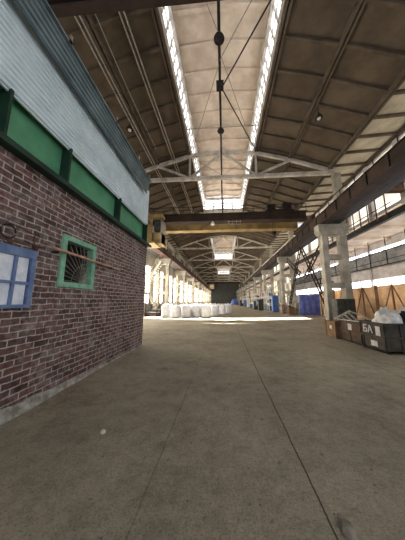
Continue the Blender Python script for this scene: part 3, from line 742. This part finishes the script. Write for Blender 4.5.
# timber screens
def screen(y0, y1, label, xs=10.55):
    t = thing('timber_screen', (xs, (y0 + y1) / 2, 0), label, 'screen', 'tan timber screens beside the aisle')
    g = MB(); z_ = .05
    while z_ < 2.5: g.box(xs, xs + .03, y0 + .03, y1 - .03, z_, min(z_ + .19, 2.62)); z_ += .2
    g.build('boarding', 'wood', t)
    for y_ in (y0 + .05, (y0 + y1) / 2, y1 - .05):
        g = MB(); g.box(xs - .08, xs, y_ - .03, y_ + .03, 0, 2.68); g.build('post', 'brace', t)
    mid = (y0 + y1) / 2
    for a, b_ in ((y0 + .1, mid - .05), (y1 - .1, mid + .05)):
        g = MB(); g.bar((xs - .03, a, .1), (xs - .03, b_, 2.55), .04, .05, (0, 1, 0)); g.build('diagonal', 'brace', t)
for k, nm in enumerate(['nearest the camera', 'second from the camera', 'third from the camera', 'fourth from the camera, behind the column', 'farthest, next to the blue tarpaulin']):
    screen(9.2 + k * 2.65, 9.2 + (k + 1) * 2.65 - .05, 'tan plank screen with dark braces, ' + nm)

t = thing('tarpaulin_screen', (9.3, 22.45, 0), 'blue tarpaulin hung on a frame beside the tan screen', 'tarpaulin')
g = MB(); nx, nz = 26, 20; gr = []
for i in range(nx + 1):
    for_ = []
    for k in range(nz + 1):
        u = i / nx; v = k / nz
        x = 8.2 + u * 2.15; z_ = .06 + v * (2.2 + .04 * math.sin(u * 9)); d = .05 * math.sin(u * 21 + v * 3) + .09 * noise.noise((u * 4, v * 4, 1)) + .04 * noise.noise((u * 10, v * 8, 4))
        for_.append(g.bm.verts.new((x, 22.4 + d, z_)))
    gr.append(for_)
for i in range(nx):
    for k in range(nz): g.bm.faces.new((gr[i][k], gr[i + 1][k], gr[i + 1][k + 1], gr[i][k + 1]))
ts = g.build('sheet', 'tarp', t, smooth=True); md = ts.modifiers.new('thickness', 'SOLIDIFY'); md.thickness = .012
g = MB()
for x in (8.2, 9.3, 10.35): g.tube([(x, 22.6, 0), (x, 22.6, 2.3)], .03, 6)
g.tube([(8.15, 22.6, 2.3), (10.4, 22.6, 2.3)], .03, 6); g.build('frame', 'scrap', t)

# ================================================================ BACKGROUND CLUTTER
# partition with white window grid far along the right
t = thing('partition', (11.2, 60, 0), 'white gridded workshop partition receding along the right aisle', 'partition')
g = MB(); yy = 33.0
for z_ in (0, 1.15, 2.3, 3.45, 4.6, 5.75): g.box(11.1, 11.25, 33, 104, z_, z_ + .22)
while yy < 104.1: g.box(11.08, 11.3, yy - .16, yy + .16, 0, 5.97); yy += 1.5
g.build('lattice', 'whitewash', t)
k = 0; yy = 33.2
while yy < 103 and k < 90:
    for r_ in range(5):
        u = random.random()
        if u < .8:
            p = MB(); p.box(11.3, 11.34, yy, yy + 1.15, .22 + r_ * 1.15, 1.15 + r_ * 1.15); p.build('panel', random.choice(['dim', 'dark', 'warmglass', 'warmglass', 'whitewash', 'blue' if r_ < 2 else 'curtain']), t); k += 1
    yy += 1.5 if yy < 60 else 3
def cabinet(x0, x1, y0, y1, h, m, label, name='metal_cabinet', cat='cabinet'):
    t = thing(name, ((x0 + x1) / 2, (y0 + y1) / 2, 0), label, cat)
    g = MB(); g.box(x0, x1, y0, y1, .08, h, .02); g.build('body', m, t)
    g = MB(); g.box(x0 + .03, (x0 + x1) / 2 - .02, y0 - .03, y0, .15, h - .08); g.build('door', m, t)
    g = MB(); g.box((x0 + x1) / 2 + .02, x1 - .03, y0 - .03, y0, .15, h - .08); g.build('door', m, t)
    g = MB(); g.box(x0 + .05, x1 - .05, y0 + .05, y1 - .05, 0, .08); g.build('plinth', 'darksteel', t)
cabinet(7.0, 7.85, 29.4, 30.2, 2.4, 'blue', 'tall blue metal cabinet left of the second right column')
cabinet(5.9, 6.7, 34.5, 35.3, 1.9, 'machine', 'dark grey cabinet between the right columns, farther than the blue one')
cabinet(5.9, 6.7, 51.5, 52.2, 2.1, 'white', 'pale cabinet standing past the third right column')
cabinet(5.7, 6.8, 58, 59, 1.8, 'blue', 'low blue cabinet far along the right columns')
def crate(x, y_, w_, h, m, label):
    t = thing('slatted_crate', (x, y_, 0), label, 'crate')
    for sx in (-1, 1):
        for sy in (-1, 1): q = MB(); q.box(x + sx * w_ / 2 - .04, x + sx * w_ / 2 + .04, y_ + sy * w_ / 2 - .04, y_ + sy * w_ / 2 + .04, 0, h); q.build('post', m, t)
    g = MB(); z_ = .08
    while z_ < h - .1:
        for s_ in (-1, 1):
            g.box(x - w_ / 2, x + w_ / 2, y_ + s_ * (w_ / 2 + .05) - .015, y_ + s_ * (w_ / 2 + .05) + .015, z_, z_ + .12); g.box(x + s_ * (w_ / 2 + .05) - .015, x + s_ * (w_ / 2 + .05) + .015, y_ - w_ / 2, y_ + w_ / 2, z_, z_ + .12)
        z_ += .2
    g.build('slats', m, t)
    g = MB(); g.box(x - w_ / 2, x + w_ / 2, y_ - w_ / 2, y_ + w_ / 2, .03, .08); g.build('base', m, t)
crate(8.0, 24.4, .8, .9, 'bin_tan', 'tan slatted crate on the floor left of the blue tarpaulin')
crate(7.5, 25.6, .7, 1.2, 'scrap', 'pale slatted crate between the red drum and the tan slatted crate')
def drum(x, y_, m, label, r=.3, h=.88):
    t = thing('steel_drum', (x, y_, 0), label, 'drum')
    g = MB(); g.lathe((x, y_, 0), [(r, 0), (r, .28 * h), (r * 1.05, .3 * h), (r * 1.05, .33 * h), (r, .35 * h), (r, .62 * h), (r * 1.05, .64 * h), (r * 1.05, .67 * h), (r, .69 * h), (r, h)], 20); g.build('shell', m, t)
    g = MB(); g.lathe((x, y_, h), [(r * 1.04, -.02), (r * 1.04, .02), (r * .9, .02), (r * .88, -.0), (0.01, 0)], 20); g.build('lid', m, t)
drum(7.7, 27.0, 'red', 'red drum at the foot of the second right column', .33, 1.1)
drum(6.4, 41.0, 'red', 'red drum farther along the right columns')
drum(6.2, 46.5, 'blue', 'blue drum far along the right columns')
drum(8.3, 25.6, 'machine', 'dark drum between the red drum and the bracing')
RB = 0
def rack(y0, k):
    t = thing('storage_rack', (7.3, y0 + 1.6, 0), 'white framed storage rack, %s one beyond the second right column' % ORD[k], 'rack', 'storage racks along the right columns')
    H_ = 3.3; x0, x1 = 6.9, 7.6
    for yy in (y0, y0 + 1.6, y0 + 3.2):
        g = MB()
        for x in (x0, x1): g.box(x - .05, x + .05, yy - .05, yy + .05, 0, H_)
        for z_ in (1.0, 2.0, 3.0): g.bar((x0, yy, z_ - .8), (x1, yy, z_), .04, .04)
        g.build('upright_frame', 'white', t)
    for z_ in (.15, 1.2, 2.25):
        g = MB(); g.box(x0, x1, y0, y0 + 3.2, z_, z_ + .1); g.build('shelf', 'white' if z_ > .2 else 'machine', t)
        for j in range(4):
            if random.random() < .3: continue
            w_ = random.uniform(.45, .64); h_ = random.uniform(.35, .8); ya = y0 + (.08, .84, 1.7, 2.46)[j]; xa = x0 + .06
            b = MB(); b.box(xa, xa + .55, ya, ya + w_, z_ + .1, z_ + .1 + h_, .02); o = b.build('storage_box', random.choice(['machine', 'blue', 'bin_tan', 'scrap', 'dim', 'curtain', 'red', 'dark']))
            tag(o, 'small box stored on the %s white rack beyond the second right column' % ORD[k], 'box', 'boxes on the %s rack' % ORD[k])
for k, y_ in enumerate((31.2, 35.6, 43.2, 48.0, 55.5, 60.5, 67.5, 73.0, 80.5)): rack(y_, k)
def machine(x, y_, w_, d_, h, label, m='machine'):
    t = thing('machine_tool', (x, y_, 0), label, 'machine')
    g = MB(); g.box(x - w_ / 2, x + w_ / 2, y_ - d_ / 2, y_ + d_ / 2, 0, h * .45, .04); g.build('base', m, t)
    g = MB(); g.box(x - w_ / 2, x - w_ / 5, y_ - d_ / 3, y_ + d_ / 3, h * .45, h, .05); g.build('headstock', m, t)
    g = MB(); g.box(x - w_ / 5, x + w_ / 2, y_ - d_ / 5, y_ + d_ / 5, h * .45, h * .58, .02); g.build('bed', 'scrap', t)
    g = MB(); g.lathe((x + w_ * .3, y_, h * .58), [(.12, 0), (.14, .1), (.08, .3), (.0, .32)], 12); g.build('tailstock', 'darksteel', t)
    g = MB(); g.tube([(x - w_ / 5, y_, h * .78), (x - w_ / 5 + .2, y_, h * .78)], .18, 14); g.build('chuck', 'scrap', t)
machine(9.3, 25.0, 1.3, .8, 1.4, 'small grey lathe beside the dark drum on the right', 'scrap')
machine(6.2, 38.5, 1.2, .9, 1.6, 'grey machine tool between cabinets on the right')
machine(6.0, 65, 1.6, 1.2, 1.9, 'grey machine tool far along the right columns')
machine(-7.9, 22.45, 1.6, .9, 1.25, 'dark machine tool left of the bulk bags')
machine(-9.2, 27.0, 1.3, 1.0, 1.5, 'dark machine tool below the steel stairs')
# pile of dark pipes left of the bags
t = thing('pipe_rack', (-8.6, 21.0, 0), 'low dark rack of pipes on the floor left of the bags', 'rack')
g = MB()
for x in (-9.9, -8.2, -7.0): g.box(x - .06, x + .06, 20.5, 21.6, 0, .12); g.box(x - .06, x + .06, 20.5, 20.58, .12, .7)
g.build('cradle', 'darksteel', t)
for k in range(9):
    yy = 20.68 + (k % 5) * .18 + (k // 5) * .09; zz = .20 + (k // 5) * .16
    g = MB(); g.tube([(-10.1, yy, zz), (-6.8, yy, zz)], .08, 8); g.build('pipe', 'machine' if k % 3 else 'rust', t)
# stair
t = thing('steel_stair', (-8.8, 24.3, 0), 'pale railed steel staircase behind the brick building corner', 'stairs')
a0 = Vector((-10.0, 23.6, 2.7)); b0 = Vector((-7.8, 23.6, 6.5))
for dy in (0, .8):
    g = MB(); g.bar(a0 + Vector((0, dy, 0)), b0 + Vector((0, dy, 0)), .06, .22); g.build('stringer', 'whitewash', t)
    g = MB(); g.tube([a0 + Vector((0, dy, 1)), b0 + Vector((0, dy, 1))], .03, 6)
    for k in range(5):
        p = a0.lerp(b0, k / 4) + Vector((0, dy, 0)); g.tube([p, p + Vector((0, 0, 1))], .02, 5)
    g.build('handrail', 'palewire', t)
for k in range(14):
    p = a0.lerp(b0, (k + .5) / 14); g = MB(); g.box(p.x - .12, p.x + .12, 23.63, 24.37, p.z, p.z + .03); g.build('tread', 'darksteel', t)
g = MB(); g.box(-10.2, -9.3, 23.5, 24.6, 2.6, 2.68); g.build('landing', 'darksteel', t)
for x, y_ in ((-9.4, 23.55), (-9.4, 24.5), (-10.1, 23.55)):
    g = MB(); g.box(x - .05, x + .05, y_ - .05, y_ + .05, 0, 2.6); g.build('post', 'darksteel', t)
g = MB(); g.bar((-9.35, 23.9, 2.6), (-8.2, 23.9, 0.05), .06, .2); g.build('stringer', 'whitewash', t)
g = MB(); g.bar((-9.35, 24.5, 2.6), (-8.2, 24.5, 0.05), .06, .2); g.build('stringer', 'whitewash', t)
# distant blue covered load at the end of the hall
tag(blob((4.6, 86, .0), (1.6, 1.2, 1.8), 'tarp', 3).build('covered_load', 'tarp', smooth=True), 'small blue covered load far away at the end of the hall', 'load').location.z = .0
# rubble chips on the floor
import itertools
chips = [(103, 433, .035, 'pale stone chip on the floor at left, largest of the loose chips'), (280, 464, .02, None), (205, 520, .018, None), (60, 455, .014, None), (150, 470, .012, None), (262, 420, .02, None), (322, 455, .015, None), (230, 385, .03, None), (372, 470, .014, None), (90, 500, .012, None), (250, 505, .012, None), (180, 410, .02, None)] + [(random.uniform(20, 390), random.uniform(405, 530), random.uniform(.007, .014), None) for _ in range(34)]
def gp(px_, py_):
    f = 197.; p_ = math.atan(31 / 197); ps = math.radians(4)
    fh = Vector((-math.sin(ps), math.cos(ps), 0)); R_ = Vector((math.cos(ps), math.sin(ps), 0)); F_ = fh * math.cos(p_) + Vector((0, 0, math.sin(p_))); U_ = R_.cross(F_)
    d = F_ + R_ * (px_ - 210) / f + U_ * (270 - py_) / f; k = -1.6 / d.z
    return Vector((0, 0, 1.6)) + d * k
for i, (a, b_, r, lb) in enumerate(chips):
    p = gp(a, b_); o = blob((p.x, p.y, r * .3), (r, r * .8, r * .8), 'stone', i * 3.1, 6, 9).build('stone_chip', 'paper' if i == 0 else 'stone')
    o.location.z = 0
    tag(o, lb or 'small grey stone chip lying loose on the concrete floor', 'stone', None if lb else 'small stone chips scattered on the floor')
p = gp(346, 528)
tag(blob((p.x, p.y, .0), (.05, .09, .018), 'stone', 4, 8, 14).build('mortar_patch', 'stone'), 'rough pale mortar crumb beside the long floor crack at the bottom', 'mortar').location.z = 0
